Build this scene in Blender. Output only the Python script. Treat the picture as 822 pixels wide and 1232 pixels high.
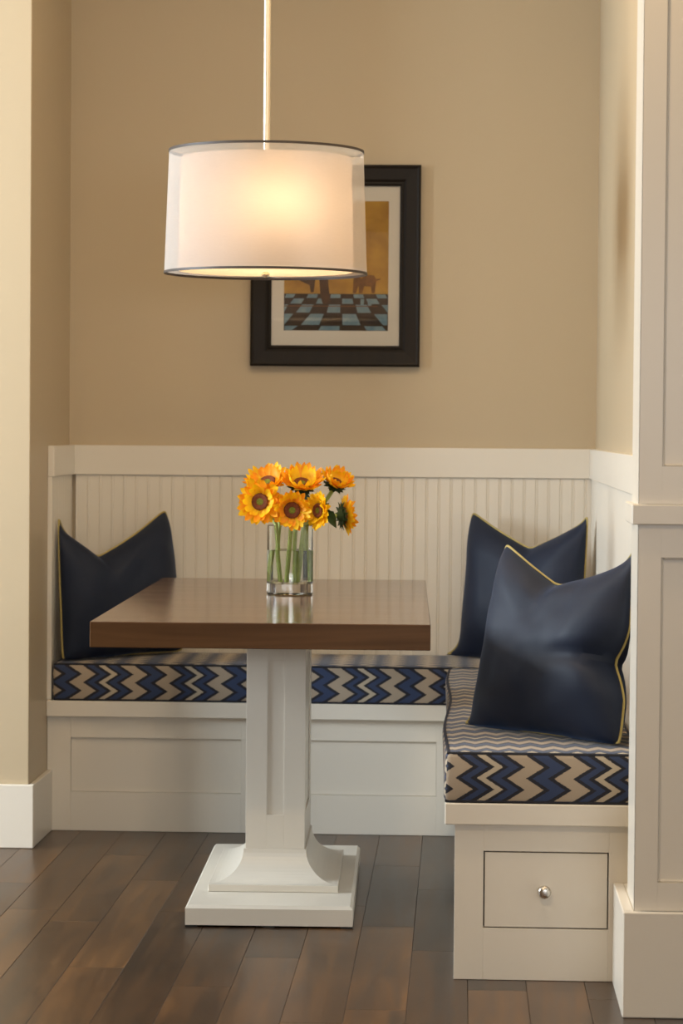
import bpy, bmesh, math, random
from mathutils import Vector, Matrix, noise

random.seed(11)
for o in list(bpy.data.objects):
    bpy.data.objects.remove(o, do_unlink=True)
S = bpy.context.scene
COL = S.collection

# ------------------------------------------------------------------ camera
CAM_Z, FPX, YAW, PITCH, ROLL = 1.192, 3196.85, 0.0446, 0.0309, 0.0081
cy, sy = math.cos(YAW), math.sin(YAW)
right0 = Vector((cy, sy, 0)); fwd0 = Vector((-sy, cy, 0)); zh = Vector((0, 0, 1))
fwd = math.cos(PITCH) * fwd0 - math.sin(PITCH) * zh
up0 = math.sin(PITCH) * fwd0 + math.cos(PITCH) * zh
rgt = math.cos(ROLL) * right0 + math.sin(ROLL) * up0
upv = -math.sin(ROLL) * right0 + math.cos(ROLL) * up0
cd = bpy.data.cameras.new('camera')
cd.sensor_fit = 'HORIZONTAL'; cd.sensor_width = 36.0; cd.lens = 36.0 * FPX / 822.0
cd.dof.use_dof = True; cd.dof.focus_distance = 6.4; cd.dof.aperture_fstop = 9.0
cam = bpy.data.objects.new('camera', cd); COL.objects.link(cam)
cam.matrix_world = Matrix(((rgt.x, upv.x, -fwd.x, 0), (rgt.y, upv.y, -fwd.y, 0), (rgt.z, upv.z, -fwd.z, CAM_Z), (0, 0, 0, 1)))
S.camera = cam

# ------------------------------------------------------------------ view + world + large lights
S.view_settings.view_transform = 'Standard'; S.view_settings.look = 'None'
S.view_settings.gamma = 1.0; S.view_settings.use_curve_mapping = False
S.view_settings.exposure = 0.0
W = bpy.data.worlds.new('world'); S.world = W; W.use_nodes = True
W.node_tree.nodes['Background'].inputs[0].default_value = (0.75, 0.85, 1.0, 1)
W.node_tree.nodes['Background'].inputs[1].default_value = 0.6

def area(name, loc, target, sx, sz, power, color):
    l = bpy.data.lights.new(name, 'AREA'); l.shape = 'RECTANGLE'; l.size = sx; l.size_y = sz
    l.energy = power; l.color = color
    o = bpy.data.objects.new(name, l); COL.objects.link(o); o.location = loc
    o.rotation_euler = (Vector(target) - Vector(loc)).to_track_quat('-Z', 'Y').to_euler()
    return o
# daylight through the window in the side wall (left of the nook) and the window wall behind the camera
area('window_daylight', (-3.78, 6.05, 1.68), (0.4, 6.05, 1.68), 1.25, 1.25, 195, (0.80, 0.91, 1.0))
area('rear_window_daylight', (1.0, -1.58, 1.5), (1.0, 5, 1.5), 2.8, .78, 84, (0.92, 0.96, 1.0))
# warm recessed ceiling lamps, plus an added fill pair warming the back wainscot
for nm, x, y, e in (('ceiling_lamp_and_fill', -1.4, 5.1, 7), ('ceiling_lamp_and_fill', 0.2, 5.0, 10), ('ceiling_lamp_and_fill', -0.95, 6.25, 8.5), ('ceiling_lamp_and_fill', 0.0, 6.25, 8.5), ('ceiling_lamp_and_fill', -0.6, 2.6, 35)):
    area(nm, (x, y, 2.93), (x, y, 0), 0.16, 0.16, e, (1.0, 0.72, 0.42))

# ------------------------------------------------------------------ helpers
def link(me, name, mat=None, parent=None, loc=None):
    o = bpy.data.objects.new(name, me); COL.objects.link(o)
    if mat is not None:
        for m in (mat if isinstance(mat, (list, tuple)) else [mat]):
            if len(me.materials) < (len(mat) if isinstance(mat, (list, tuple)) else 1): me.materials.append(m)
    if parent: o.parent = parent
    if loc: o.location = loc
    return o
def tag(o, label=None, cat=None, group=None, kind=None):
    if label: o['label'] = label
    if cat: o['category'] = cat
    if group: o['group'] = group
    if kind: o['kind'] = kind
    return o
def empty(name, loc=(0, 0, 0), rz=0, label=None, cat=None, group=None):
    o = bpy.data.objects.new(name, None); COL.objects.link(o)
    o.location = loc; o.rotation_euler = (0, 0, rz); o.empty_display_size = .1
    return tag(o, label, cat, group)

class MB:
    def __init__(s): s.v = []; s.f = []; s.mi = []; s.sm = []
    def add(s, verts, faces, mi=0, smooth=False):
        b = len(s.v); s.v += [tuple(v) for v in verts]
        for f in faces: s.f.append([i + b for i in f]); s.mi.append(mi); s.sm.append(smooth)
        return s
    def box(s, x0, x1, y0, y1, z0, z1, bev=0.0, mi=0):
        if bev <= 0:
            s.add([(x0,y0,z0),(x1,y0,z0),(x1,y1,z0),(x0,y1,z0),(x0,y0,z1),(x1,y0,z1),(x1,y1,z1),(x0,y1,z1)],
                  [(0,3,2,1),(4,5,6,7),(0,1,5,4),(1,2,6,5),(2,3,7,6),(3,0,4,7)], mi)
            return s
        bm = bmesh.new(); bmesh.ops.create_cube(bm, size=1)
        for v in bm.verts:
            v.co = Vector(((x0+x1)/2 + v.co.x*(x1-x0), (y0+y1)/2 + v.co.y*(y1-y0), (z0+z1)/2 + v.co.z*(z1-z0)))
        bmesh.ops.bevel(bm, geom=bm.edges[:], offset=bev, segments=1, affect='EDGES', profile=.5)
        bm.verts.index_update()
        s.add([v.co[:] for v in bm.verts], [[v.index for v in f.verts] for f in bm.faces], mi); bm.free()
        return s
    def tube(s, pts, r, n=8, closed=False, smooth=True, mi=0, caps=True):
        P = [Vector(p) for p in pts]; m = len(P); rr = r if isinstance(r, (list, tuple)) else [r]*m
        rings = []; ref = None
        for i in range(m):
            a = P[(i-1) % m] if (closed or i > 0) else P[i]; b = P[(i+1) % m] if (closed or i < m-1) else P[i]
            t = (b - a).normalized() if (b - a).length > 1e-9 else Vector((0, 0, 1))
            if ref is None: ref = t.orthogonal().normalized()
            ref = (ref - t*ref.dot(t));
            ref = ref.normalized() if ref.length > 1e-6 else t.orthogonal().normalized()
            q = t.cross(ref)
            rings.append([P[i] + rr[i]*(math.cos(2*math.pi*k/n)*ref + math.sin(2*math.pi*k/n)*q) for k in range(n)])
        V = [v for R in rings for v in R]; F = []
        for i in range(m if closed else m-1):
            j = (i+1) % m
            for k in range(n): F.append((i*n+k, i*n+(k+1) % n, j*n+(k+1) % n, j*n+k))
        if not closed and caps:
            F.append(tuple(range(n-1, -1, -1))); F.append(tuple((m-1)*n+k for k in range(n)))
        return s.add(V, F, mi, smooth)
    def lathe(s, prof, n=48, c=(0, 0, 0), smooth=True, mi=0, closed=False):
        V = []; F = []; m = len(prof)
        for r, z in prof:
            for k in range(n):
                a = 2*math.pi*k/n; V.append((c[0]+r*math.cos(a), c[1]+r*math.sin(a), c[2]+z))
        for i in range(m if closed else m-1):
            j = (i+1) % m
            for k in range(n): F.append((i*n+k, i*n+(k+1) % n, j*n+(k+1) % n, j*n+k))
        return s.add(V, F, mi, smooth)
    def prism(s, prof, axis, a, b, mi=0):
        """extrude a closed 2-D profile; axis 'z': prof=(x,y)"""
        n = len(prof); V = []
        for t in (a, b):
            for (p, q) in prof: V.append({'z': (p, q, t), 'x': (t, p, q), 'y': (p, t, q)}[axis])
        F = [tuple(range(n-1, -1, -1)), tuple(range(n, 2*n))] + [(i, (i+1) % n, n+(i+1) % n, n+i) for i in range(n)]
        return s.add(V, F, mi)
    def mesh(s, name, fix=True):
        me = bpy.data.meshes.new(name); me.from_pydata(s.v, [], s.f)
        for p, mi, sm in zip(me.polygons, s.mi, s.sm): p.material_index = mi; p.use_smooth = sm
        if fix:
            bm = bmesh.new(); bm.from_mesh(me); bmesh.ops.recalc_face_normals(bm, faces=bm.faces); bm.to_mesh(me); bm.free()
        if any(s.sm): me.set_sharp_from_angle(angle=.7)
        me.update(); return me
    def obj(s, name, mat, parent=None, loc=None, fix=True):
        return link(s.mesh(name, fix), name, mat, parent, loc)

# ------------------------------------------------------------------ materials
def mat(name):
    m = bpy.data.materials.new(name); m.use_nodes = True
    nt = m.node_tree; return m, nt, nt.nodes['Principled BSDF'], nt.nodes['Material Output']
def nd(nt, t, **kw):
    n = nt.nodes.new(t)
    for k, v in kw.items():
        if k.startswith('i'): n.inputs[int(k[1:])].default_value = v
        else: setattr(n, k, v)
    return n
def srgb(r, g, b):
    f = lambda c: (c/255)/12.92 if c/255 <= .04045 else ((c/255+.055)/1.055)**2.4
    return (f(r), f(g), f(b), 1)
def paint(name, col, rough=.5, bump=.02, scale=300, var=.03):
    m, nt, p, o = mat(name)
    tc = nd(nt, 'ShaderNodeTexCoord'); n = nd(nt, 'ShaderNodeTexNoise'); n.inputs['Scale'].default_value = scale
    n.inputs['Detail'].default_value = 2
    nt.links.new(tc.outputs['Object'], n.inputs['Vector'])
    b = nd(nt, 'ShaderNodeBump'); b.inputs['Strength'].default_value = bump; b.inputs['Distance'].default_value = .002
    nt.links.new(n.outputs['Fac'], b.inputs['Height']); nt.links.new(b.outputs['Normal'], p.inputs['Normal'])
    n2 = nd(nt, 'ShaderNodeTexNoise'); n2.inputs['Scale'].default_value = 3; nt.links.new(tc.outputs['Object'], n2.inputs['Vector'])
    mx = nd(nt, 'ShaderNodeMix', data_type='RGBA'); mx.inputs[6].default_value = col
    mx.inputs[7].default_value = tuple(c*(1-var) for c in col[:3]) + (1,)
    nt.links.new(n2.outputs['Fac'], mx.inputs[0]); nt.links.new(mx.outputs[2], p.inputs['Base Color'])
    p.inputs['Roughness'].default_value = rough
    return m
M_WALL = paint('tan_wall_paint', (0.51, 0.408, 0.268, 1), .42, .06, 220)
M_CEIL = paint('ceiling_paint', (0.80, 0.77, 0.71, 1), .7)
M_TRIM = paint('white_trim_paint', (0.75, 0.69, 0.59, 1), .32, .02, 120, .02)
M_TABLEPAINT = paint('pedestal_paint', (0.72, 0.67, 0.58, 1), .3, .03, 140, .03)
M_GAP = paint('dark_gap', (0.03, 0.022, 0.015, 1), .8)
M_RUBBER = paint('black_felt', (0.012, 0.011, 0.01, 1), .8)
M_MAT = paint('mat_board', (0.78, 0.74, 0.66, 1), .8)

def metal(name, col, rough):
    m, nt, p, o = mat(name); p.inputs['Base Color'].default_value = col; p.inputs['Metallic'].default_value = 1
    tc = nd(nt, 'ShaderNodeTexCoord'); n = nd(nt, 'ShaderNodeTexNoise'); n.inputs['Scale'].default_value = 90
    nt.links.new(tc.outputs['Object'], n.inputs['Vector'])
    r = nd(nt, 'ShaderNodeMapRange'); r.inputs[3].default_value = rough*.8; r.inputs[4].default_value = rough*1.2
    nt.links.new(n.outputs['Fac'], r.inputs[0]); nt.links.new(r.outputs[0], p.inputs['Roughness'])
    return m
M_NICKEL = metal('brushed_nickel', (.62, .58, .52, 1), .28)
M_ROD = metal('satin_rod', (.80, .70, .55, 1), .38)
M_TRIMBRONZE = paint('dark_rim_ribbon', (.045, .032, .026, 1), .55)

def wood(name, ramp, rough, grain_axis, rand=True, sapwood=False, coat=0.0):
    m, nt, p, o = mat(name); L = nt.links.new
    tc = nd(nt, 'ShaderNodeTexCoord'); oi = nd(nt, 'ShaderNodeObjectInfo')
    off = nd(nt, 'ShaderNodeVectorMath', operation='MULTIPLY_ADD')
    cmb = nd(nt, 'ShaderNodeCombineXYZ')
    for i in range(3): L(oi.outputs['Random'], cmb.inputs[i])
    L(cmb.outputs[0], off.inputs[0]); off.inputs[1].default_value = (37, 53, 71) if rand else (0, 0, 0); L(tc.outputs['Object'], off.inputs[2])
    mp = nd(nt, 'ShaderNodeMapping'); sc = [26, 26, 26]; sc[grain_axis] = 1.6; mp.inputs['Scale'].default_value = sc
    L(off.outputs[0], mp.inputs['Vector'])
    n1 = nd(nt, 'ShaderNodeTexNoise'); n1.inputs['Scale'].default_value = 1.0; n1.inputs['Detail'].default_value = 5; n1.inputs['Distortion'].default_value = .7
    L(mp.outputs[0], n1.inputs['Vector'])
    mp2 = nd(nt, 'ShaderNodeMapping'); sc = [7, 7, 7]; sc[grain_axis] = 2.2; mp2.inputs['Scale'].default_value = sc; L(off.outputs[0], mp2.inputs['Vector'])
    n2 = nd(nt, 'ShaderNodeTexNoise'); n2.inputs['Scale'].default_value = 1.0; n2.inputs['Detail'].default_value = 2; L(mp2.outputs[0], n2.inputs['Vector'])
    a = nd(nt, 'ShaderNodeMath', operation='MULTIPLY'); L(n1.outputs['Fac'], a.inputs[0]); a.inputs[1].default_value = .6
    b = nd(nt, 'ShaderNodeMath', operation='MULTIPLY_ADD'); L(n2.outputs['Fac'], b.inputs[0]); b.inputs[1].default_value = .4; L(a.outputs[0], b.inputs[2])
    c = nd(nt, 'ShaderNodeMath', operation='MULTIPLY_ADD'); L(oi.outputs['Random'], c.inputs[0]); c.inputs[1].default_value = .24 if rand else 0; L(b.outputs[0], c.inputs[2])
    d = nd(nt, 'ShaderNodeMath', operation='SUBTRACT'); L(c.outputs[0], d.inputs[0]); d.inputs[1].default_value = .12 if rand else 0
    cr = nd(nt, 'ShaderNodeValToRGB'); e = cr.color_ramp.elements
    e[0].position, e[0].color = ramp[0]; e[1].position, e[1].color = ramp[-1]
    for pos, col in ramp[1:-1]: x = e.new(pos); x.color = col
    L(d.outputs[0], cr.inputs[0]); L(cr.outputs[0], p.inputs['Base Color'])
    rr = nd(nt, 'ShaderNodeMapRange'); rr.inputs[3].default_value = rough*.85; rr.inputs[4].default_value = rough*1.25
    L(n1.outputs['Fac'], rr.inputs[0]); L(rr.outputs[0], p.inputs['Roughness'])
    bp = nd(nt, 'ShaderNodeBump'); bp.inputs['Strength'].default_value = .06; bp.inputs['Distance'].default_value = .001
    L(n1.outputs['Fac'], bp.inputs['Height']); L(bp.outputs[0], p.inputs['Normal'])
    p.inputs['Coat Weight'].default_value = coat; p.inputs['Coat Roughness'].default_value = .12
    return m
M_FLOOR = wood('walnut_floor', [(.28, (.018, .0095, .005, 1)), (.42, (.042, .0215, .0100, 1)), (.56, (.072, .036, .0150, 1)), (.70, (.115, .056, .021, 1)), (.84, (.21, .10, .033, 1))], .30, 1)
M_TABLE = wood('walnut_tabletop', [(.25, (.048, .023, .0115, 1)), (.45, (.092, .046, .0215, 1)), (.6, (.135, .069, .031, 1)), (.8, (.21, .115, .053, 1))], .14, 0, rand=False)
M_FLOOR.node_tree.nodes['Principled BSDF'].inputs['Specular IOR Level'].default_value = .36
M_FRAME = wood('espresso_frame', [(.3, (.0075, .005, .0035, 1)), (.7, (.016, .011, .007, 1))], .5, 2, rand=False)
M_FRAME.node_tree.nodes['Principled BSDF'].inputs['Specular IOR Level'].default_value = .25

# chevron upholstery: u runs across the stripes, v along them (metres, from a UV map)
def chevron():
    m, nt, p, o = mat('chevron_upholstery'); L = nt.links.new
    uv = nd(nt, 'ShaderNodeUVMap', uv_map='fabric'); sp = nd(nt, 'ShaderNodeSeparateXYZ'); L(uv.outputs[0], sp.inputs[0])
    mt = lambda op, a, b=None, c=None: (lambda n: ([L(x, n.inputs[i]) if not isinstance(x, (int, float)) else setattr(n.inputs[i], 'default_value', x) for i, x in enumerate((a, b, c)) if x is not None], n.outputs[0])[1])(nd(nt, 'ShaderNodeMath', operation=op))
    nz = nd(nt, 'ShaderNodeTexNoise'); nz.inputs['Scale'].default_value = 260; nz.inputs['Detail'].default_value = 1; L(uv.outputs[0], nz.inputs['Vector'])
    tri = mt('PINGPONG', sp.outputs[1], .0245)                      # 0..0.0245
    sh = mt('MULTIPLY_ADD', tri, 1.55, sp.outputs[0])
    sh = mt('MULTIPLY_ADD', nz.outputs['Fac'], .006, sh)
    s = mt('FRACT', mt('DIVIDE', sh, .254))
    cr = nd(nt, 'ShaderNodeValToRGB'); cr.color_ramp.interpolation = 'CONSTANT'
    NV, BL, BE, BW = srgb(17, 18, 32), srgb(40, 56, 92), srgb(172, 155, 134), srgb(186, 172, 150)
    st = [(0, NV), (.0325, BW), (.1075, NV), (.152, BL), (.24, NV), (.29, BE), (.45, NV), (.505, BL), (.635, NV), (.69, BE), (.85, NV), (.90, BL), (.98, NV)]
    e = cr.color_ramp.elements; e[0].position = 0; e[0].color = st[0][1]; e[1].position = st[1][0]; e[1].color = st[1][1]
    for pos, c in st[2:]: x = e.new(pos); x.color = c
    L(s, cr.inputs[0])
    n3 = nd(nt, 'ShaderNodeTexNoise'); n3.inputs['Scale'].default_value = 900; L(uv.outputs[0], n3.inputs['Vector'])
    mx = nd(nt, 'ShaderNodeMix', data_type='RGBA', blend_type='MULTIPLY'); mx.inputs[0].default_value = .13
    L(cr.outputs[0], mx.inputs[6]); L(n3.outputs['Fac'], mx.inputs[7]); L(mx.outputs[2], p.inputs['Base Color'])
    bp = nd(nt, 'ShaderNodeBump'); bp.inputs['Strength'].default_value = .3; bp.inputs['Distance'].default_value = .001
    L(n3.outputs['Fac'], bp.inputs['Height']); L(bp.outputs[0], p.inputs['Normal'])
    p.inputs['Roughness'].default_value = .75; p.inputs['Sheen Weight'].default_value = .2
    return m
M_CHEV = chevron()
def cloth(name, col, rough, sheen, tint, bscale=14, bstr=.35):
    m, nt, p, o = mat(name); L = nt.links.new
    p.inputs['Base Color'].default_value = col; p.inputs['Roughness'].default_value = rough
    p.inputs['Sheen Weight'].default_value = sheen; p.inputs['Sheen Roughness'].default_value = .35; p.inputs['Sheen Tint'].default_value = tint
    tc = nd(nt, 'ShaderNodeTexCoord'); n = nd(nt, 'ShaderNodeTexNoise'); n.inputs['Scale'].default_value = bscale; n.inputs['Detail'].default_value = 3
    L(tc.outputs['Object'], n.inputs['Vector'])
    w = nd(nt, 'ShaderNodeTexNoise'); w.inputs['Scale'].default_value = 900; L(tc.outputs['Object'], w.inputs['Vector'])
    ad = nd(nt, 'ShaderNodeMath', operation='MULTIPLY_ADD'); L(w.outputs['Fac'], ad.inputs[0]); ad.inputs[1].default_value = .03; L(n.outputs['Fac'], ad.inputs[2])
    b = nd(nt, 'ShaderNodeBump'); b.inputs['Strength'].default_value = bstr; b.inputs['Distance'].default_value = .015
    L(ad.outputs[0], b.inputs['Height']); L(b.outputs[0], p.inputs['Normal'])
    return m
M_NAVY = cloth('navy_satin', (.0058, .0112, .0285, 1), .62, .14, (.3, .5, .95, 1), 9, .05)
M_NAVY.node_tree.nodes['Principled BSDF'].inputs['Specular IOR Level'].default_value = .35
M_GOLD = cloth('gold_cord', srgb(168, 150, 86), .55, .2, (1, .9, .6, 1), 300, .2)
M_DKCORD = cloth('navy_cord', (.006, .007, .014, 1), .7, .1, (.5, .6, 1, 1), 200, .2)

def translucent(name, col, trans_w, transp, weave=700):
    m, nt, p, o = mat(name); L = nt.links.new; nt.nodes.remove(p)
    tc = nd(nt, 'ShaderNodeTexCoord'); mp = nd(nt, 'ShaderNodeMapping'); mp.inputs['Scale'].default_value = (60, 60, 600)
    L(tc.outputs['Object'], mp.inputs[0]); n = nd(nt, 'ShaderNodeTexNoise'); n.inputs['Scale'].default_value = 1; L(mp.outputs[0], n.inputs['Vector'])
    mc = nd(nt, 'ShaderNodeMix', data_type='RGBA'); mc.inputs[6].default_value = col; mc.inputs[7].default_value = tuple(c*.93 for c in col[:3]) + (1,)
    L(n.outputs['Fac'], mc.inputs[0])
    d = nd(nt, 'ShaderNodeBsdfDiffuse'); t = nd(nt, 'ShaderNodeBsdfTranslucent'); L(mc.outputs[2], d.inputs[0]); L(mc.outputs[2], t.inputs[0])
    mx = nd(nt, 'ShaderNodeMixShader'); mx.inputs[0].default_value = trans_w; L(d.outputs[0], mx.inputs[1]); L(t.outputs[0], mx.inputs[2])
    if transp > 0:
        tr = nd(nt, 'ShaderNodeBsdfTransparent'); m2 = nd(nt, 'ShaderNodeMixShader'); m2.inputs[0].default_value = transp
        L(mx.outputs[0], m2.inputs[1]); L(tr.outputs[0], m2.inputs[2]); L(m2.outputs[0], o.inputs[0])
    else: L(mx.outputs[0], o.inputs[0])
    return m
M_INNER = translucent('linen_inner_shade', (.36, .295, .26, 1), .52, 0)
M_SHEER = translucent('sheer_organza', (.90, .89, .88, 1), .45, .66)
M_DIFF = translucent('lamp_diffuser', (.9, .85, .77, 1), .75, 0)
def emis(name, col, st):
    m, nt, p, o = mat(name); p.inputs['Emission Color'].default_value = col; p.inputs['Emission Strength'].default_value = st
    p.inputs['Base Color'].default_value = (.9, .85, .7, 1); return m
M_BULB = emis('bulb_glow', (1, .78, .45, 1), 3)
def glass(name, col, ior, rough=0.0):
    m, nt, p, o = mat(name); nt.nodes.remove(p); g = nd(nt, 'ShaderNodeBsdfGlass'); g.inputs[0].default_value = col
    g.inputs['Roughness'].default_value = rough; g.inputs['IOR'].default_value = ior
    nt.links.new(g.outputs[0], o.inputs[0]); return m
M_GLASS = glass('clear_glass', (.985, .995, .99, 1), 1.46)
M_WATER = glass('water', (.97, .985, .95, 1), 1.33)
def pane():
    m, nt, p, o = mat('picture_glass'); nt.nodes.remove(p); L = nt.links.new
    t = nd(nt, 'ShaderNodeBsdfTransparent'); g = nd(nt, 'ShaderNodeBsdfGlossy'); g.inputs['Roughness'].default_value = .02
    f = nd(nt, 'ShaderNodeFresnel'); f.inputs[0].default_value = 1.5; mx = nd(nt, 'ShaderNodeMixShader')
    L(f.outputs[0], mx.inputs[0]); L(t.outputs[0], mx.inputs[1]); L(g.outputs[0], mx.inputs[2]); L(mx.outputs[0], o.inputs[0]); return m
M_PANE = pane()
def mottled(name, c1, c2, scale, rough=.7, trans=0.0):
    m, nt, p, o = mat(name); L = nt.links.new
    tc = nd(nt, 'ShaderNodeTexCoord'); n = nd(nt, 'ShaderNodeTexNoise'); n.inputs['Scale'].default_value = scale; n.inputs['Detail'].default_value = 4
    L(tc.outputs['Object'], n.inputs['Vector'])
    r = nd(nt, 'ShaderNodeMapRange'); r.inputs[1].default_value = .3; r.inputs[2].default_value = .7; L(n.outputs['Fac'], r.inputs[0])
    mx = nd(nt, 'ShaderNodeMix', data_type='RGBA'); mx.inputs[6].default_value = c1; mx.inputs[7].default_value = c2
    L(r.outputs[0], mx.inputs[0]); L(mx.outputs[2], p.inputs['Base Color']); p.inputs['Roughness'].default_value = rough
    if trans:
        t = nd(nt, 'ShaderNodeBsdfTranslucent'); L(mx.outputs[2], t.inputs[0]); ms = nd(nt, 'ShaderNodeMixShader'); ms.inputs[0].default_value = trans
        L(p.outputs[0], ms.inputs[1]); L(t.outputs[0], ms.inputs[2]); L(ms.outputs[0], o.inputs[0])
    return m
M_PETAL_Y = mottled('petal_yellow', (1.0, .69, .008, 1), (1.0, .57, .005, 1), 60, .6, .3)
M_PETAL_O = mottled('petal_orange', (1.0, .47, .008, 1), (.95, .33, .006, 1), 60, .6, .3)
M_DISC = mottled('seed_disc', (.09, .020, .005, 1), (.22, .05, .006, 1), 260, .8)
M_DISCG = mottled('seed_disc_centre', (.20, .24, .012, 1), (.12, .12, .01, 1), 300, .8)
M_CALYX = mottled('green_calyx', (.022, .050, .012, 1), (.05, .085, .02, 1), 120, .6)
M_STEM = mottled('green_stem', (.52, .57, .15, 1), (.38, .45, .10, 1), 60, .5, .2)

# ------------------------------------------------------------------ room dimensions (metres, fitted to the photo)
XL, XR, YB, YW, YF, YE = -1.2146, 0.4158, 8.21, 7.457, 7.789, 5.748
XC, YC, YC2 = 0.3624, 5.41, 5.63
ZC, ZCB, CEIL = 1.1386, 1.0474, 2.95
BT = .012                                                            # bead board thickness

# ------------------------------------------------------------------ floor: walnut boards
floor = MB().box(-3.9, 3.0, -1.7, 8.4, -.10, -.014).obj('floor', M_GAP); tag(floor, kind='structure')
x0, PW = -0.9839, 0.12621
joints = {7: [5.05, 6.06, 6.87], 6: [5.43, 6.35, 7.24], 1: [5.81, 6.95], -2: [5.9, 6.88], 3: [5.63, 6.75], 0: [6.35, 7.35], 2: [5.2, 6.5, 7.4],
          4: [5.95, 7.05], 5: [5.3, 6.62], 8: [5.64, 6.7], 9: [5.2, 6.2, 7.2], -1: [5.55, 6.5]}
rest = MB(); rng = random.Random(5)
for k in range(-23, 31):
    xa = x0 + k*PW
    js = list(joints.get(k, []))
    if not js:
        y = 5.0 + rng.random()*.9
        while y < 7.7: js.append(y); y += .65 + rng.random()*.7
    y = js[0]
    while y > -1.6: y -= .7 + rng.random()*.75; js.insert(0, y)
    ys = [-1.7] + [j for j in js if j > -1.5] + [YF + .02 if -1.22-PW < xa < .45 else 7.46 if xa < -1.2 else 8.2]
    for a, b in zip(ys[:-1], ys[1:]):
        if b - a < .05: continue
        box = (xa+.0004, xa+PW-.0004, a+.0003, b-.0003, -.013, 0)
        if -13 <= k <= 13 and b > 3.4:
            cxm, cym = (box[0]+box[1])/2, (box[2]+box[3])/2
            MB().box(box[0]-cxm, box[1]-cxm, box[2]-cym, box[3]-cym, -.013, 0, .0007).obj('floor_plank', M_FLOOR, floor, (cxm, cym, 0))
        else: rest.box(*box)
tag(rest.obj('floor_planks_beyond', M_FLOOR, floor), kind='stuff')

# ------------------------------------------------------------------ walls and ceiling
st = lambda o: tag(o, kind='structure')
wall_back = st(MB().box(XL, XR+.2, YB, YB+.15, 0, CEIL).obj('wall_back', M_WALL))
wall_left = st(MB().box(-3.7, XL, YW, YB+.15, 0, CEIL, .002).obj('wall_left', M_WALL))
wall_right = st(MB().box(XR, XR+.14, YC2, YB, 0, CEIL).obj('wall_right', M_WALL))
ceiling = st(MB().box(-3.9, 3.0, -1.7, 8.4, CEIL, CEIL+.1).obj('ceiling', M_CEIL))
ws = MB(); X0, X1 = -3.85, -3.7                                       # far side wall with a window opening
ws.box(X0, X1, -1.7, 5.35, 0, CEIL); ws.box(X0, X1, 6.75, 8.36, 0, CEIL); ws.box(X0, X1, 5.35, 6.75, 0, .98); ws.box(X0, X1, 5.35, 6.75, 2.46, CEIL)
wall_side = st(ws.obj('wall_far_left', M_WALL))
wb = MB(); wb.box(-3.7, -.46, -1.7, -1.5, 0, CEIL); wb.box(2.45, 3.0, -1.7, -1.5, 0, CEIL); wb.box(-.46, 2.45, -1.7, -1.5, 0, 1.1); wb.box(-.46, 2.45, -1.7, -1.5, 1.9, CEIL)
wall_rear = st(wb.obj('wall_rear', M_WALL))
wall_fr = st(MB().box(2.9, 3.0, -1.5, YC, 0, CEIL).obj('wall_far_right', M_WALL))
def window(name, axis, c, a0, a1, z0, z1):
    w = MB(); t = .05
    bx = (lambda p, q, zz0, zz1: w.box(c-.03, c+.03, p, q, zz0, zz1)) if axis == 'x' else (lambda p, q, zz0, zz1: w.box(p, q, c-.03, c+.03, zz0, zz1))
    bx(a0, a0+t, z0, z1); bx(a1-t, a1, z0, z1); bx(a0+t, a1-t, z0, z0+t); bx(a0+t, a1-t, z1-t, z1); m = (a0+a1)/2; bx(m-.02, m+.02, z0+t, z1-t)
    return st(w.obj(name, M_TRIM))
window('window_1', 'x', -3.73, 5.35, 6.75, .98, 2.46); window('window_2', 'y', -1.53, -.46, 2.45, 1.1, 1.9)

# ------------------------------------------------------------------ bead-board wainscot
def bead_mesh(h):
    pr = [(0, 0), (0, .0098), (.0006, .0108), (.0016, .012), (.0300, .0120), (.0307, .0108), (.0314, .0108), (.0320, .0119), (.0342, .0124), (.0364, .0119), (.0370, .0106), (.0375, .0098), (.0375, 0)]
    return MB().prism(pr, 'z', 0, h).mesh('bead_board')
ZB0 = .385
bead_me = bead_mesh(ZCB + .02 - ZB0)
bead_me.materials.append(M_TRIM)
def bead(parent, loc, rz):
    o = bpy.data.objects.new('bead_board', bead_me); COL.objects.link(o); o.parent = parent; o.location = loc; o.rotation_euler = (0, 0, rz)
n = int((XR - XL - 2*BT) / .0375)
xs = (XL + XR)/2 - n*.0375/2 + .0125
for i in range(n+1):                                                  # local +y depth must face -Y: rotate by 180 deg
    bead(wall_back, (xs + (i+.5)*.0375, YB - .0005, ZB0), math.pi)
yy = YB - BT - .004
while yy - .0375 > YF - .01:
    bead(wall_left, (XL + .0005, yy, ZB0), -math.pi/2); yy -= .0375   # depth faces +X
yy = YB - BT - .004
while yy - .0375 > YC2 + .005:
    bead(wall_right, (XR - .0005, yy - .0375, ZB0), math.pi/2); yy -= .0375
TC = .0198
st(MB().box(XL+.0004, XR-.0004, YB-TC, YB-.0004, ZCB, ZC, .0015).obj('trim_1', M_TRIM))
st(MB().box(XL+.0004, XL+TC, YF-.012, YB-TC-.0004, ZCB, ZC, .0015).obj('trim_2', M_TRIM))
st(MB().box(XR-TC, XR-.0004, YC2+.0005, YB-TC-.0004, ZCB, ZC, .0015).obj('trim_3', M_TRIM))
st(MB().box(XL+.0004, XL+.014, YF-.012, YF+.022, .39, ZCB-.0004, .001).obj('trim_4', M_TRIM))
# baseboards of the left wall end
TBB = .0162; ZBB = .1808
bb = MB(); bb.box(-3.69, XL+TBB, YW-TBB, YW-.0005, 0.0005, ZBB, .002); bb.box(XL+.0005, XL+TBB, YW-.0005, YF-.0005, .0005, ZBB, .002)
st(bb.obj('baseboard_left', M_TRIM))

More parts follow.
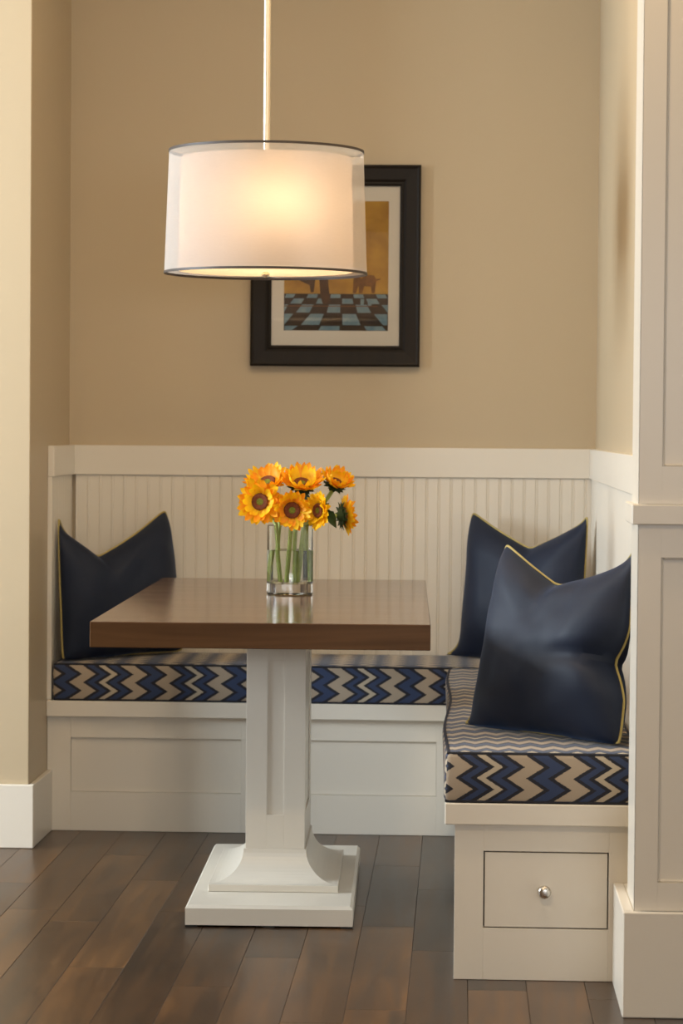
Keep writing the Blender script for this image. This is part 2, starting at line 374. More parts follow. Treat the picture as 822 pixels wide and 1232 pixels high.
# ------------------------------------------------------------------ panelled partition on the right (front face towards the camera)
part = MB(); part.box(XC+.014, 2.9, YC+.014, YC2-.0005, 0, CEIL-.001); wall_rf = st(part.obj('wall_right_front', M_TRIM))
def pbox(name, *a, bev=0): return MB().box(*a, bev).obj(name, M_TRIM, wall_rf)
pbox('side_casing', XC, XC+.0138, YC+.0005, YC2-.0008, .2, CEIL-.002)
pans = [(.409, .96), (1.06, 1.62), (1.72, 2.28)]; edges = [XC] + [q for p_ in pans for q in p_] + [2.88]
for i in range(0, len(edges), 2):
    pbox('stile', edges[i]+(.0002 if i else 0), edges[i+1], YC, YC+.0138, .2175, 1.0045)
    pbox('stile', edges[i]+(.0002 if i else 0), edges[i+1], YC, YC+.0138, 1.0465, CEIL-.002)
for a, b in pans:
    pbox('rail', a+.0001, b-.0001, YC, YC+.0138, .2175, .2752); pbox('rail', a+.0001, b-.0001, YC, YC+.0138, .938, 1.0045)
    pbox('rail', a+.0001, b-.0001, YC, YC+.0138, 1.0465, 1.1236); pbox('rail', a+.0001, b-.0001, YC, YC+.0138, 2.6, CEIL-.002)
    # thin moulding bead around each recess
    for z0, z1 in ((.2752, .938), (1.1236, 2.6)):
        t = .005; mb = MB(); y0, y1 = YC+.008, YC+.0139
        mb.box(a, a+t, y0, y1, z0, z1, .002); mb.box(b-t, b, y0, y1, z0, z1, .002); mb.box(a+t, b-t, y0, y1, z0, z0+t, .002); mb.box(a+t, b-t, y0, y1, z1-t, z1, .002)
        mb.obj('panel_moulding', M_TRIM, wall_rf)
cr_ = MB(); cr_.box(.348, 2.88, YC-.014, YC-.0003, 1.005, 1.0458, .002); cr_.box(.348, XC-.0003, YC-.0003, YC2+.01, 1.005, 1.0458, .002)
st(cr_.obj('trim_5', M_TRIM))
b2 = MB(); b2.box(.3393, 2.88, YC-TBB, YC-.0004, .0005, .2165, .002); b2.box(.3393, XC-.0004, YC-.0004, YE-.002, .0005, .2165, .002)
b2.box(XC-.0003, XR, YC2+.0005, YE-.002, .0005, .2165)
st(b2.obj('baseboard_right', M_TRIM))

# ------------------------------------------------------------------ built-in benches
ZS0, ZS1 = .3405, .3872; G = .0003
bench = empty('storage_bench', (-.4, 8.0, 0), 0, 'long white panelled built-in bench along the bead-board back wall', 'bench', 'built-in benches of the nook')
def pp(name, root, *a, bev=.0004, m=M_TRIM):
    l = root.location; return MB().box(a[0]-l.x, a[1]-l.x, a[2]-l.y, a[3]-l.y, a[4], a[5], bev).obj(name, m, root)
xa, xb = XL + .001, XR - BT - .003
pp('body', bench, xa, xb, YF+.0125, YB-BT-.003, .0008, ZS0-.0006)
P1, P2 = (-1.144, -.638), (-.568, -.062)
for a, b in ((XL+.001 if False else xa, P1[0]), (P1[1], P2[0]), (P2[1], -.006)): pp('stile', bench, a, b, YF, YF+.012, .0008, ZS0-.0006)
for a, b in (P1, P2):
    pp('rail', bench, a+G/2, b-G/2, YF+.0002, YF+.012, .0008, .116); pp('rail', bench, a+G/2, b-G/2, YF+.0002, YF+.012, .277, ZS0-.0006)
    pp('panel', bench, a+.001, b-.001, YF+.0085, YF+.0122, .117, .276)
pp('seat_board', bench, XL+.001, XR-BT-.003, YF-.022, YB-BT-.003, ZS0, ZS1, bev=.002)

bench2 = empty('storage_bench', (.2, 6.7, 0), 0, 'white built-in bench with a drawer in its end beside the panelled partition', 'bench', 'built-in benches of the nook')
XB0 = -.0046; DR = (.0612, .3262, .1165, .2785)
yb2 = YF - .0235
pp('body', bench2, XB0+.012, XR-BT-.003, YE+.03, yb2, .0008, ZS0-.0006)
# end face around the drawer
pp('stile', bench2, XB0, DR[0]-.003, YE, YE+.029, .0008, ZS0-.0006); pp('stile', bench2, DR[1]+.003, XR-BT-.003, YE, YE+.029, .0008, ZS0-.0006)
pp('rail', bench2, DR[0]-.0029, DR[1]+.0029, YE, YE+.029, .0008, DR[2]-.003); pp('rail', bench2, DR[0]-.0029, DR[1]+.0029, YE, YE+.029, DR[3]+.003, ZS0-.0006)
pp('recess', bench2, DR[0]-.0028, DR[1]+.0028, YE+.022, YE+.0285, DR[2]-.0028, DR[3]+.0028, bev=0, m=M_GAP)
drawer = pp('drawer', bench2, *DR[:2], YE+.0006, YE+.021, *DR[2:])
kn = MB(); kn.lathe([(0.0001, .027), (.006, .0268), (.0105, .0255), (.0138, .0225), (.0145, .019), (.0125, .0155), (.008, .0135), (.0055, .011), (.0050, .004), (.0075, .0015), (.0080, 0)], 28)
k = kn.obj('knob', M_NICKEL, drawer); k['label'] = 'round brushed nickel knob'
k.location = (.1905-.2, YE+.0006-6.7, .1962); k.rotation_euler = (math.pi/2, 0, 0)
# side facing the table: three recessed panels
segs = [(YE+.0295, YE+.12), (YE+.66, YE+.73), (YE+1.27, YE+1.34), (yb2-.08, yb2)]
for a, b in segs: pp('stile', bench2, XB0, XB0+.0115, a, b, .0008, ZS0-.0006)
for (a0, a1), (b0, b1) in zip(segs[:-1], segs[1:]):
    pp('rail', bench2, XB0+.0002, XB0+.0115, a1+G/2, b0-G/2, .0008, .116); pp('rail', bench2, XB0+.0002, XB0+.0115, a1+G/2, b0-G/2, .277, ZS0-.0006)
    pp('panel', bench2, XB0+.008, XB0+.0118, a1+.001, b0-.001, .117, .276)
pp('seat_board', bench2, XB0-.022, XR-BT-.003, YE-.02, yb2, ZS0, ZS1, bev=.002)

# ------------------------------------------------------------------ chevron cushions
def rounded_box(dims, r, step, deform=None, uvf=None):
    hx, hy, hz = (d/2 for d in dims); H = (hx, hy, hz); bm = bmesh.new(); cache = {}; uvl = bm.loops.layers.uv.new('fabric')
    def coords(h):
        c = [-h, -h+r*.35, -h+r]; nseg = max(1, int((2*h-2*r)/step)); c += [-h+r+(2*h-2*r)*(i+1)/nseg for i in range(nseg)]; return c + [h-r*.35, h]
    def vert(p):
        key = tuple(round(x, 5) for x in p)
        if key not in cache:
            q = Vector([max(-H[i]+r, min(H[i]-r, p[i])) for i in range(3)]); d = Vector(p) - q
            co = q + (d.normalized()*r if d.length > 1e-9 else d)
            cache[key] = (bm.verts.new(deform(co) if deform else co), co)
        return cache[key]
    for ax in range(3):
        u, v = [i for i in range(3) if i != ax]; cu, cv = coords(H[u]), coords(H[v])
        for sgn in (-1, 1):
            for i in range(len(cu)-1):
                for j in range(len(cv)-1):
                    q = []
                    for (a, b) in ((i, j), (i+1, j), (i+1, j+1), (i, j+1)):
                        p = [0, 0, 0]; p[ax] = sgn*H[ax]; p[u] = cu[a]; p[v] = cv[b]; q.append(vert(p))
                    try: f = bm.faces.new([x[0] for x in q])
                    except ValueError: continue
                    f.smooth = True
                    for lp, x in zip(f.loops, q): lp[uvl].uv = uvf(x[1], ax)
    bmesh.ops.recalc_face_normals(bm, faces=bm.faces)
    me = bpy.data.meshes.new('cushion_body'); bm.to_mesh(me); bm.free(); return me
ZQ0, ZQ1 = ZS1 + .0006, .498; HQ = ZQ1 - ZQ0
def cushion(x0, x1, y0, y1, label, uvf, wob):
    c = Vector(((x0+x1)/2, (y0+y1)/2, (ZQ0+ZQ1)/2)); hx, hy, hz = (x1-x0)/2, (y1-y0)/2, HQ/2
    root = empty('bench_cushion', (c.x, c.y, ZQ0), 0, label, 'cushion', 'chevron bench cushions')
    def df(p):
        q = p.copy()
        if p.z > 0: q.z += .004*max(0, 1-(p.x/hx)**4)*max(0, 1-(p.y/hy)**4)
        bul = 1-(p.z/hz)**2
        if p.x < -hx+.03: q.x += -.006*bul*wob + wob*.006*math.sin(p.y*5.2+1)*(.6+.4*p.z/hz)
        if p.y < -hy+.02: q.y -= .005*bul
        return q
    o = link(rounded_box((x1-x0, y1-y0, HQ), .012, .05, df, uvf(c)), 'cushion_body', M_CHEV, root); o.location = (0, 0, HQ/2)
    for sgn in (1, -1):
        pts = []; m = .0045; zz = sgn*(hz-m*.8)
        N = lambda a, b: [a + (b-a)*i/40 for i in range(40)]
        for x in N(-hx+m, hx-m): pts.append((x, -hy+m, zz))
        for y in N(-hy+m, hy-m): pts.append((hx-m, y, zz))
        for x in N(hx-m, -hx+m): pts.append((x, hy-m, zz))
        for y in N(hy-m, -hy+m): pts.append((-hx+m, y, zz))
        pts = [df(Vector(q)) + Vector((0, 0, HQ/2)) for q in pts]
        MB().tube(pts, .0038, 6, closed=True).obj('piping', M_DKCORD, root)
    return root
def uv_back(c):
    def f(p, ax):
        X, Y, Z = p.x + c.x, p.y + c.y, p.z + c.z
        if ax == 0: return (Y - YF + .03, Z - .467 + 10*.049)
        if ax == 2: return (X + 1.027, Y - YF + .02 + 10*.049 + .028)
        return (X + 1.027 + 2*.254, Z - .467 + 10*.049)
    return f
def uv_right(c):
    def f(p, ax):
        X, Y, Z = p.x + c.x, p.y + c.y, p.z + c.z
        if ax == 2: return (Y - YE + .02 + .5, X + .035 + .49)
        if ax == 0: return (Y - YE + .02 + .5, Z - .467 + .49)
        return (X - .074 + .508, Z - .467 + .49)
    return f
cushion(XL+.018, XR-BT-.006, YF-.018, YB-BT-.006, 'navy and beige chevron seat cushion on the back-wall bench behind the table', uv_back, 0)
cushion(XB0-.024, XR-BT-.006, YE-.016, YF-.03, 'navy and beige chevron seat cushion under the large front pillow', uv_right, 1)

# ------------------------------------------------------------------ pedestal table
TX, TY, TTH, TW, TD, TZ, TT = -.4606, 6.78, .0196, .7612, 1.7631, .76, .058
table = empty('pedestal_table', (TX, TY, 0), TTH, 'walnut-topped table on a white square pedestal with a stepped base', 'table')
MB().box(-TW/2, TW/2, -TD/2, TD/2, TZ-TT, TZ, .0015).obj('tabletop', M_TABLE, table)
BW, BD = .4016, .9473; dx = .0037
bp_ = MB(); hw, hd, c_ = BW/2, BD/2, .007
V = []
for (w_, d_, z_) in ((hw, hd, .005), (hw, hd, .045), (hw-c_, hd-c_, .053)):
    V += [(dx-w_, -d_, z_), (dx+w_, -d_, z_), (dx+w_, d_, z_), (dx-w_, d_, z_)]
bp_.add(V, [(0, 3, 2, 1), (8, 9, 10, 11)] + [(4*i+k, 4*i+(k+1) % 4, 4*i+4+(k+1) % 4, 4*i+4+k) for i in range(2) for k in range(4)])
bp_.obj('base_plate', M_TABLEPAINT, table)
for fx_, fy_ in ((-.186, -.459), (.186, -.459), (0, -.459), (-.186, .459), (.186, .459)):
    MB().box(dx+fx_-.014, dx+fx_+.014, fy_-.014, fy_+.014, 0, .0048).obj('foot_pad', M_RUBBER, table)
CW, CD, Z1, Z2 = .147, .40, .0712, .147
PWd, PD = .3207, .574
pl = MB(); pl.box(dx-PWd/2, dx+PWd/2, -PD/2, PD/2, .0534, Z1, .0012); pl.obj('plinth', M_TABLEPAINT, table)
fl = MB(); V = []; nst = 12
for i in range(nst+1):                                               # concave flare from the plinth up to the column
    t = i/nst; a = t*math.pi/2
    s_ = 1 - math.sin(a); z_ = Z1 + .0003 + (Z2-Z1)*(1-math.cos(a))
    w_ = CW/2 + .004 + (PWd/2-.006-CW/2-.004)*s_; d_ = CD/2 + .004 + (PD/2-.006-CD/2-.004)*s_
    V += [(dx-w_, -d_, z_), (dx+w_, -d_, z_), (dx+w_, d_, z_), (dx-w_, d_, z_)]
F = [(0, 3, 2, 1), tuple(4*nst+k for k in range(4))] + [(4*i+k, 4*i+(k+1) % 4, 4*i+4+(k+1) % 4, 4*i+4+k) for i in range(nst) for k in range(4)]
fl.add(V, F); fl.obj('flared_foot', M_TABLEPAINT, table)
zt_, zb_ = TZ-TT-.0005, Z2+.0005; r_ = .0035
MB().box(dx-CW/2+r_, dx+CW/2-r_, -CD/2+r_, CD/2-r_, zb_, zt_).obj('column', M_TABLEPAINT, table)
PZ0, PZ1 = .232, .618
def cframe(axis, sgn):
    half, w_ = (CD/2, CW) if axis == 'y' else (CW/2, CD-2*r_-.0004)
    st_ = .052 if axis == 'y' else .075
    def b(name, a0, a1, z0, z1, t=r_-.0003):
        q0, q1 = sorted((sgn*half, sgn*(half-t)))
        if axis == 'y': MB().box(dx+a0, dx+a1, q0, q1, z0, z1, .0003).obj(name, M_TABLEPAINT, table)
        else: MB().box(dx+q0, dx+q1, a0, a1, z0, z1, .0003).obj(name, M_TABLEPAINT, table)
    b('column_stile', -w_/2, -w_/2+st_, zb_, zt_); b('column_stile', w_/2-st_, w_/2, zb_, zt_)
    b('column_rail', -w_/2+st_+.0001, w_/2-st_-.0001, zb_, PZ0); b('column_rail', -w_/2+st_+.0001, w_/2-st_-.0001, PZ1, zt_)
for ax_ in 'yx':
    for s_ in (-1, 1): cframe(ax_, s_)

# ------------------------------------------------------------------ pendant lamp
LX, LY = -.5012, 6.78
lamp = empty('pendant_lamp', (LX, LY, 1.58), 0, 'drum pendant lamp with a sheer outer shade over a glowing inner shade', 'lamp')
z0 = 1.58
RT, RB = .2475, .2585
sh = MB(); prof = [(RB, 1.5885-z0), (RT, 1.900-z0)]
sh.lathe(prof, 96); s1 = sh.obj('outer_shade', M_SHEER, lamp); s1['label'] = 'sheer white outer drum'
inn = MB(); inn.lathe([(.2235, 1.597-z0), (.2175, 1.882-z0)], 96); s2 = inn.obj('inner_shade', M_INNER, lamp); s2['label'] = 'glowing cream inner drum'
MB().lathe([(RB-.0015, 1.5865-z0), (RB+.0015, 1.5865-z0), (RB+.0014, 1.5925-z0), (RB-.0016, 1.5925-z0)], 96, closed=True).obj('bottom_rim', M_TRIMBRONZE, lamp)
MB().lathe([(RT-.0015, 1.8955-z0), (RT+.0016, 1.8955-z0), (RT+.0015, 1.9015-z0), (RT-.0015, 1.9015-z0)], 96, closed=True).obj('top_rim', M_TRIMBRONZE, lamp)
MB().lathe([(.0001, 1.594-z0), (.222, 1.594-z0), (.2232, 1.5955-z0), (.222, 1.597-z0), (.0001, 1.597-z0)], 64).obj('diffuser', M_DIFF, lamp)
MB().lathe([(.0001, 1.578-z0), (.007, 1.580-z0), (.011, 1.586-z0), (.008, 1.5915-z0), (.004, 1.5938-z0)], 20).obj('finial', M_ROD, lamp)
sp_ = MB()
for a in range(3):
    t = 2*math.pi*a/3 + .4; sp_.tube([(.01*math.cos(t), .01*math.sin(t), 1.875-z0), (.217*math.cos(t), .217*math.sin(t), 1.880-z0), (RT-.002, 0, 1.898-z0) if False else ((RT-.002)*math.cos(t), (RT-.002)*math.sin(t), 1.898-z0)], .0025, 6)
sp_.obj('spider', M_ROD, lamp)
MB().tube([(0, 0, 1.80-z0), (0, 0, CEIL-.03-z0)], .0092, 16).obj('rod', M_ROD, lamp)
MB().lathe([(.0001, CEIL-.0005-z0), (.065, CEIL-.0005-z0), (.065, CEIL-.015-z0), (.05, CEIL-.027-z0), (.012, CEIL-.032-z0), (.0001, CEIL-.032-z0)], 32).obj('ceiling_canopy', M_ROD, lamp)
for bx_, by_ in ((.035, -.145), (-.10, .05), (.08, .08)):
    b = MB(); b.lathe([(.0001, -.055), (.016, -.05), (.027, -.033), (.030, -.015), (.026, .006), (.016, .028), (.013, .045), (.0001, .046)], 20)
    b.obj('bulb', M_BULB, lamp, (bx_, by_, .175))
    l = bpy.data.lights.new('bulb_light', 'POINT'); l.energy = 15.0 if by_ < -.1 else 8.5; l.color = (1, .74, .43); l.shadow_soft_size = .036
    o = bpy.data.objects.new('bulb_light', l); COL.objects.link(o); o.parent = lamp; o.location = (bx_, by_-.0, .175)
    MB().tube([(0, 0, .245), (bx_, by_, .24), (bx_, by_, .222)], .008, 8).obj('socket_arm', M_ROD, lamp)

# ------------------------------------------------------------------ framed print
FX0, FX1, FZ0, FZ1 = -.6515, -.1288, 1.3875, 2.0065
pic = empty('framed_print', ((FX0+FX1)/2, YB-.001, FZ0), 0, 'framed print of tree trunks and a small animal on a checkered floor, wide dark frame', 'picture')
hw, H = (FX1-FX0)/2, FZ1-FZ0
def frame_bar(p0, p1, q0, q1):
    pass
prof = [(0, 0), (0, .026), (.006, .030), (.012, .027), (.045, .024), (.052, .019), (.058, .021), (.064, .017), (.064, 0)]   # (inwards, towards viewer)
def frame_piece(side):
    V = []
    for end in (0, 1):
        for (i_, d_) in prof:
            if side in 'tb': x = (-hw + i_) if end == 0 else (hw - i_); z = H - i_ if side == 't' else i_
            else: z = i_ if end == 0 else H - i_; x = (-hw + i_) if side == 'l' else (hw - i_)
            V.append((x, -d_, z))
    n = len(prof)
    F = [tuple(range(n)), tuple(range(2*n-1, n-1, -1))] + [(i, (i+1) % n, n+(i+1) % n, n+i) for i in range(n)]
    MB().add(V, F).obj('frame_rail', M_FRAME, pic)
for s_ in 'tblr': frame_piece(s_)
MX0, MX1, MZ0, MZ1 = -hw+.062, hw-.062, .062, H-.062
IX0, IX1, IZ0, IZ1 = -.549-(FX0+FX1)/2, -.2273-(FX0+FX1)/2, 1.4977-FZ0, 1.8963-FZ0
mt_ = MB()
for a in ((MX0, IX0, MZ0, MZ1), (IX1, MX1, MZ0, MZ1), (IX0, IX1, MZ0, IZ0), (IX0, IX1, IZ1, MZ1)): mt_.box(a[0], a[1], -.0095, -.0075, a[2], a[3])
mt_.obj('mat_board', M_MAT, pic)
# the print itself: one thin sheet with flat painted shapes
P_GOLD = mottled('print_gold', srgb(202, 158, 62), srgb(160, 116, 44), 14, .8); P_BRN = mottled('print_brown', srgb(58, 40, 26), srgb(36, 26, 20), 40, .8)
P_BLUE = mottled('print_blue', srgb(134, 160, 170), srgb(100, 136, 156), 50, .8); P_TRUNK = mottled('print_trunk', srgb(84, 54, 26), srgb(56, 36, 20), 40, .8)
P_BEAST = mottled('print_animal', srgb(138, 92, 34), srgb(104, 66, 26), 60, .8); P_LINE = mottled('print_line', srgb(120, 80, 46), srgb(100, 66, 40), 60, .8)
pm = MB(); PWW, PHH = IX1-IX0, IZ1-IZ0
pm.box(IX0-.003, IX1+.003, -.0070, -.0050, IZ0-.003, IZ1+.003, 0, 0)
def poly(pts, layer, mi):
    y = -.0070 - .00012*layer
    pm.add([(IX0 + u*PWW, y, IZ0 + v*PHH) for u, v in pts], [tuple(range(len(pts)))], mi)
poly([(0, 0), (1, 0), (1, .285), (0, .285)], 1, 1)
rows = [0, .038, .135, .205, .25, .283]                              # receding checker rows
for r in range(5):
    za, zb = rows[r], rows[r+1]
    fa, fb = 1/(1+za*4.2), 1/(1+zb*4.2)
    for c in range(-14, 15):
        if (c + r) % 2 == 0: continue
        q = []
        for (cc, fz, zz) in ((c, fa, za), (c+1, fa, za), (c+1, fb, zb), (c, fb, zb)): q.append((min(1, max(0, .55 + cc*.235*fz)), zz))
        cu_, cv_ = sum(u for u, v in q)/4, sum(v for u, v in q)/4; q = [(cu_+(u-cu_)*.86, cv_+(v-cv_)*.88) for u, v in q]
        if q[1][0]-q[0][0] > .004 or q[2][0]-q[3][0] > .004: poly(q, 2, 2)
poly([(0, .186), (.9, .186), (.9, .193), (0, .193)], 3, 5)
poly([(.335, .42), (.33, .55), (.42, .55), (.425, .36), (.45, .205), (.375, .2), (.35, .26)], 4, 3)     # trunk
poly([(.10, .45), (.22, .44), (.30, .41), (.295, .36), (.285, .295), (.255, .295), (.245, .35), (.15, .385)], 4, 3)
poly([(.66, .29), (.665, .40), (.70, .425), (.74, .405), (.80, .43), (.86, .43), (.885, .40), (.93, .405), (.92, .395), (.885, .385), (.875, .33), (.87, .29), (.84, .29), (.835, .34), (.77, .345), (.75, .29), (.72, .29), (.715, .35), (.69, .29)], 4, 4)
poly([(.735, .20), (.765, .20), (.77, .245), (.735, .245)], 4, 2); poly([(.805, .195), (.84, .195), (.835, .245), (.805, .245)], 4, 2)
pr_ = pm.obj('print', [P_GOLD, P_BRN, P_BLUE, P_TRUNK, P_BEAST, P_LINE], pic, fix=False)
MB().box(MX0, MX1, -.0125, -.0110, MZ0, MZ1).obj('glazing', M_PANE, pic)
MB().box(MX0-.02, MX1+.02, -.0045, -.001, MZ0-.02, MZ1+.02).obj('backing', M_GAP, pic)

# ------------------------------------------------------------------ vase and sunflowers
VX, VY = -.4425, 6.925
vase = empty('glass_vase', (VX, VY, TZ), 0, 'clear glass cylinder vase half full of water, holding the sunflowers', 'vase')
VR, VH = .0605, .182
MB().lathe([(.0001, .0004), (VR-.003, .0004), (VR, .003), (VR, VH-.001), (VR-.0018, VH), (VR-.0036, VH-.001), (VR-.0040, .036), (VR-.010, .0305), (.0001, .0300)], 64).obj('vase_body', M_GLASS, vase, fix=False)
MB().lathe([(.0001, .0296), (VR-.0098, .0300), (VR-.0036, .0358), (VR-.0034, .1175), (VR-.006, .1168), (.0001, .1168)], 64).obj('water', M_WATER, vase, fix=False)
def petal_ring(mb, rng, n, r0, ln, wd, cup, mi):
    for k in range(n):
        a = 2*math.pi*(k + rng.uniform(-.3, .3))/n; l = ln*rng.uniform(.82, 1.12); w = wd*rng.uniform(.85, 1.15); cu = cup + rng.uniform(-.22, .22); tw = rng.uniform(-.25, .25)
        V = []
        for (t, ww) in ((0, .45), (.3, .95), (.62, .95), (.86, .55), (1, .04)):
            r = r0 + l*t*math.cos(cu*t*.9); z = l*t*math.sin(cu*(.4+.6*t)) + .001*rng.random()
            for sgn in (-1, 0, 1):
                y = sgn*w*ww/2; V.append((r, y, z + (.0022 if sgn else 0) + y*tw))
        F = [(3*i+j, 3*i+j+1, 3*i+j+4, 3*i+j+3) for i in range(4) for j in range(2)]
        ca, sa = math.cos(a), math.sin(a)
        mb.add([(x*ca-y*sa, x*sa+y*ca, z) for x, y, z in V], F, mi, True)
def sunflower(i, pos, nrm, R, label, orange, cup, dr=.42, base=None):
    rng = random.Random(100+i); pos = Vector(pos); nrm = Vector(nrm).normalized()
    bx, by, bz = base
    root = empty('sunflower', (bx, by, bz), 0, label, 'flower', 'sunflowers in the glass vase')
    rot = nrm.to_track_quat('Z', 'Y').to_matrix().to_4x4()
    off = pos - Vector((bx, by, bz)); Mx = Matrix.Translation(off) @ rot
    D = R*dr
    def put(mb, name, mats):
        o = mb.obj(name, mats, root, fix=False); o.data.transform(Mx); return o
    pt = MB(); R *= 1.14; petal_ring(pt, rng, 20, D*.85, R-D*.85, R*.33, cup-.08, 0); petal_ring(pt, rng, 18, D*.8, (R-D*.8)*.97, R*.31, cup+.15, 1); petal_ring(pt, rng, 14, D*.78, (R-D*.8)*.72, R*.26, cup+.5, 0)
    put(pt, 'petals', [M_PETAL_O, M_PETAL_Y] if orange else [M_PETAL_Y, M_PETAL_Y if i % 2 else M_PETAL_O])
    ds = MB(); ds.lathe([(D*1.0, -.004), (D*1.02, .003), (D*.9, .008), (D*.68, .0085), (D*.4, .006)], 28, mi=0); ds.lathe([(D*.4, .006), (D*.3, .0066), (D*.15, .0058), (.0001, .0055)], 28, mi=1)
    put(ds, 'seed_disc', [M_DISC, M_DISCG])
    cx_ = MB(); cx_.lathe([(D*1.02, -.003), (D*.95, -.008), (D*.55, -.015), (.006, -.021), (.003, -.024)], 24)
    for ring, (nn, ll, cc) in enumerate(((13, .021, -.15), (11, .018, .3))):
        for k in range(nn):
            a = 2*math.pi*(k+rng.random()*.5)/nn; ca, sa = math.cos(a), math.sin(a); l = ll*rng.uniform(.8, 1.2)
            V = [(D*.8, -.006, -.010), (D*.8, .006, -.010), (D*.8+l*.6, .0045, -.008-cc*l*.4), (D*.8+l*.6, -.0045, -.008-cc*l*.4), (D*.8+l, 0, -.007-cc*l)]
            cx_.add([(x*ca-y*sa, x*sa+y*ca, z) for x, y, z in V], [(0, 1, 2, 3), (3, 2, 4)])
    put(cx_, 'calyx', [M_CALYX])
    # stem: from behind the head down into the water
    p0 = off - nrm*.02; p3 = Vector((0, 0, 0)); 
    mouth = Vector((VX + .7*VR*max(-1, min(1, (pos.x-VX)/.09)), VY + .6*VR*max(-1, min(1, (pos.y-VY)/.06)), TZ+VH+.003)) - Vector((bx, by, bz))
    p1 = p0 - nrm*.03
    pts = []
    for k in range(9):
        t = k/8; pts.append((1-t)**2*p0 + 2*t*(1-t)*p1 + t*t*mouth)
    pts += [mouth + (p3-mouth)*(k/6) for k in range(1, 7)]
    MB().tube(pts, .0056, 7).obj('stem', M_STEM, root)
    if i in (0, 2, 3, 5):                                            # a dark leaf below the head
        d = Vector((.6 if i % 2 else .9, -.55, -.75)).normalized(); sd = d.cross(Vector((0, 1, .3))).normalized(); q0 = off - nrm*.028
        V = []
        for t, ww in ((0, .2), (.3, 1), (.65, .8), (1, .05)):
            m_ = q0 + d*.046*t + Vector((0, 0, -.012*t*t)); V += [m_ - sd*.014*ww, m_ + Vector((0, .004, 0)), m_ + sd*.014*ww]
        MB().add(V, [(3*a+b, 3*a+b+1, 3*a+b+4, 3*a+b+3) for a in range(3) for b in range(2)], 0, True).obj('leaf', M_CALYX, root, fix=False)
    return root
FL = [  # head position, facing, radius, label, orange, cup
    ((-.5170, 6.860, 1.004), (-.12, -1, .08), .056, 'golden sunflower facing out with a brown ring around a green centre', False, .35, .40),
    ((-.5030, 6.925, 1.052), (-.2, -.62, .8), .055, 'orange sunflower tilted upward behind the green-centred one', True, .35, .42),
    ((-.4130, 6.915, 1.050), (.12, -.55, .9), .058, 'large yellow sunflower tilted upward at the top of the bunch', False, .45, .38),
    ((-.4335, 6.850, .984), (.05, -1, -.12), .047, 'orange-petalled sunflower with a dark brown centre, low in the bunch', True, .3, .46),
    ((-.3260, 6.950, 1.052), (.35, -.45, .75), .046, 'small sunflower raised apart beside the topmost one', False, .75, .36),
    ((-.3640, 6.855, .983), (-.80, -.75, .06), .046, 'sunflower turned sideways beside the dark-centred one', False, .3, .42),
    ((-.3010, 6.900, .970), (.92, .38, .05), .048, 'sunflower turned away, showing its dark green back', False, .25, .46),
]
for i, (p_, n_, R_, lb, og, cu, dr) in enumerate(FL):
    a = i*2.4 + .5; rr = .03 + .012*(i % 2)
    bx = VX + (-.020, -.042, .006, -.006, .042, .020, .034)[i]; by = VY + (-.028, .012, .036, -.040, .008, -.030, .026)[i]
    sunflower(i, p_, n_, R_, lb, og, cu, dr, (bx, by, TZ+.034))

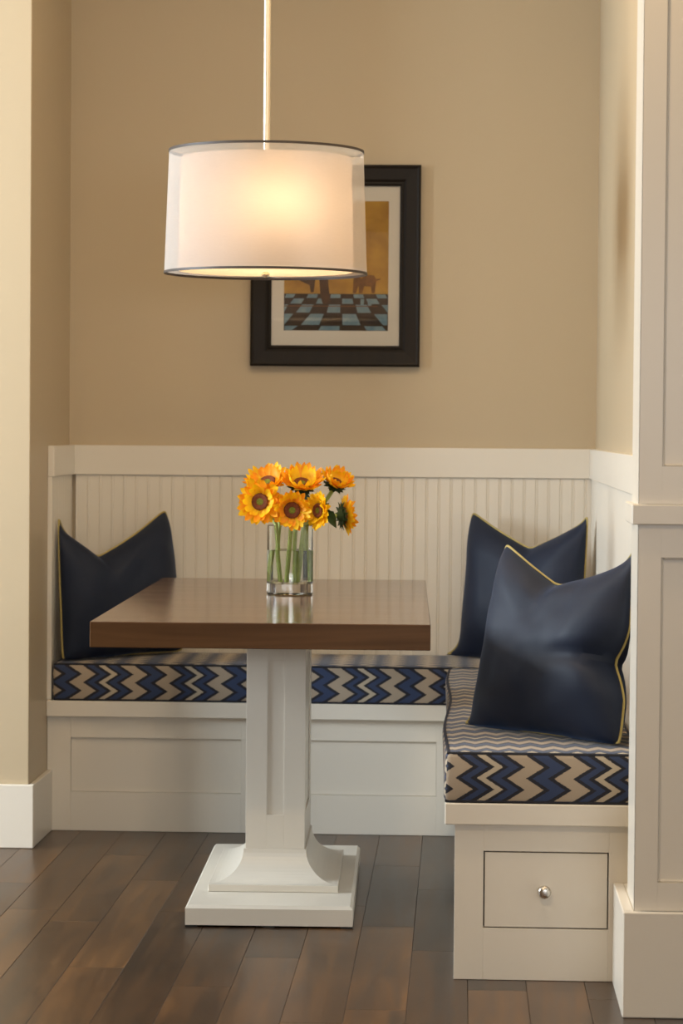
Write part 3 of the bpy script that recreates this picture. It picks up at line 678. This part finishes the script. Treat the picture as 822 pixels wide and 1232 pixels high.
# ------------------------------------------------------------------ throw pillows
def pillow(label, bl, br, size, lean, chop, u0, thick, notch=None, roll=0, seed=0, xlim=(-9, 9), ylim=9, seam=0.0, ear=0.0):
    """bl/br: where the lower corners stand (x, y); the pillow leans back by `lean`, its top edge chopped into a V"""
    A, B = Vector((*bl, 0)), Vector((*br, 0)); ex = (B-A).normalized(); mid = (A+B)/2
    nrm = Vector((ex.y, -ex.x, 0))                                    # towards the room
    up = (math.cos(lean)*zh - math.sin(lean)*nrm); fz = (math.cos(lean)*nrm + math.sin(lean)*zh)
    if roll: q = Matrix.Rotation(roll, 3, fz); ex = q @ ex; up = q @ up
    root = empty('throw_pillow', (mid.x, mid.y, ZQ1+.0075), 0, label, 'pillow', 'navy piped throw pillows')
    w, h = size; N = 40
    def co(u, v, side):
        rv = (v+1)/2
        x = w/2*u*(1-.045*(1-v*v)); y = h/2*v*(1-.05*(1-u*u)) + h/2*.96
        ang = max(0.0, 1-abs(u-u0)/(1-u0 if u > u0 else 1+u0)); 
        V_ = ang**1.08; y -= chop*V_*rv**2.2
        # rounded lower edge bulges where it rests
        t = (max(0, 1-u**4)*max(0, 1-abs(v)**3.2))**.62
        crease = math.exp(-((u-u0)/.16)**2)*max(0, v)**1.5
        z = side*thick*t*(1+.10*math.sin(2.3*u+seed)*math.cos(1.7*v+seed)) * (1-.35*crease)
        z += seam*math.sin(math.pi*(u-u0))*max(0, rv)**3
        cn = (abs(u)*abs(v))**9; x -= .020*w*cn*(1 if u > 0 else -1)*(1 if not (ear and u < 0 and v < 0) else 0); y -= .020*h*cn*(1 if v > 0 else -1)
        x -= ear*max(0, -u)**8*max(0, -v)**8
        if notch:
            v0, dep, wid = notch; g = max(0, 1-abs(v-v0)/wid); x -= dep*(g**1.3)*max(0, (u+.1)/1.1)**3; z *= 1-.35*math.exp(-((v-v0)/.10)**2)*max(0, u)
        nn = noise.noise(Vector((u*2.2+seed*7, v*2.2, side*1.5)))*.010*t + noise.noise(Vector((u*5+seed*3, v*4, side*2.5)))*.004*t
        z += nn
        zl = -.012*(1-rv)*0
        P = ex*x + up*y + fz*(z+zl)
        Wp = P + Vector((mid.x, mid.y, 0)); 
        over = Wp.x - xlim[1]
        if over > -.05: P.x -= (over+.05) - .05*(1-math.exp(-(over+.05)/.05))
        under = xlim[0] - Wp.x
        if under > -.03: P.x += (under+.03) - .03*(1-math.exp(-(under+.03)/.03))
        ov = Wp.y - ylim
        if ov > -.04: P.y -= (ov+.04) - .04*(1-math.exp(-(ov+.04)/.04))
        if P.z < .0: P.z *= .15
        return P
    V = []; F = []; idx = {}
    cs = [math.sin(math.pi/2*(-1+2*i/N))*.35 + (-1+2*i/N)*.65 for i in range(N+1)]
    for side in (1, -1):
        for i in range(N+1):
            for j in range(N+1):
                edge = i in (0, N) or j in (0, N)
                if edge and side == -1: idx[(side, i, j)] = idx[(1, i, j)]; continue
                idx[(side, i, j)] = len(V); V.append(co(cs[i], cs[j], side))
        for i in range(N):
            for j in range(N): F.append((idx[(side, i, j)], idx[(side, i+1, j)], idx[(side, i+1, j+1)], idx[(side, i, j+1)]))
    MB().add(V, F, 0, True).obj('pillow_body', M_NAVY, root)
    loop = [(i, 0) for i in range(N)] + [(N, j) for j in range(N)] + [(i, N) for i in range(N, 0, -1)] + [(0, j) for j in range(N, 0, -1)]
    pp_ = [V[idx[(1, i, j)]] for i, j in loop]
    # round the corner tips a little
    pts = [(pp_[k-1] + 2*pp_[k] + pp_[(k+1) % len(pp_)])/4 for k in range(len(pp_))]
    for q in pts: q.z = max(q.z, .0045)
    o = MB().tube(pts, .0032, 7, closed=True).obj('piping', M_GOLD, root); o['label'] = 'gold corded piping'
    return root
pillow('black-navy throw pillow with thin gold piping behind the walnut table top', (-1.165, 7.825), (-.855, 8.115), (.455, .445), .12, .125, -.28, .085, roll=.04, seed=1, xlim=(-1.196, 9), ylim=YB-BT-.008, seam=.02)
pillow('dark navy throw pillow with gold piping in the bench corner behind another pillow', (.005, 8.10), (.365, 7.83), (.46, .455), .12, .10, .02, .085, seed=2, xlim=(-9, XR-BT-.010), ylim=YB-BT-.008, seam=-.02, ear=.05)
pillow('large blue-sheened navy throw pillow leaning against the partition in front of another', (.035, 6.19), (.355, 5.84), (.485, .447), .26, .085, -.2, .095, notch=(-.15, .06, .38), seed=3, xlim=(-9, XR-BT-.010), seam=-.02, ear=.022)
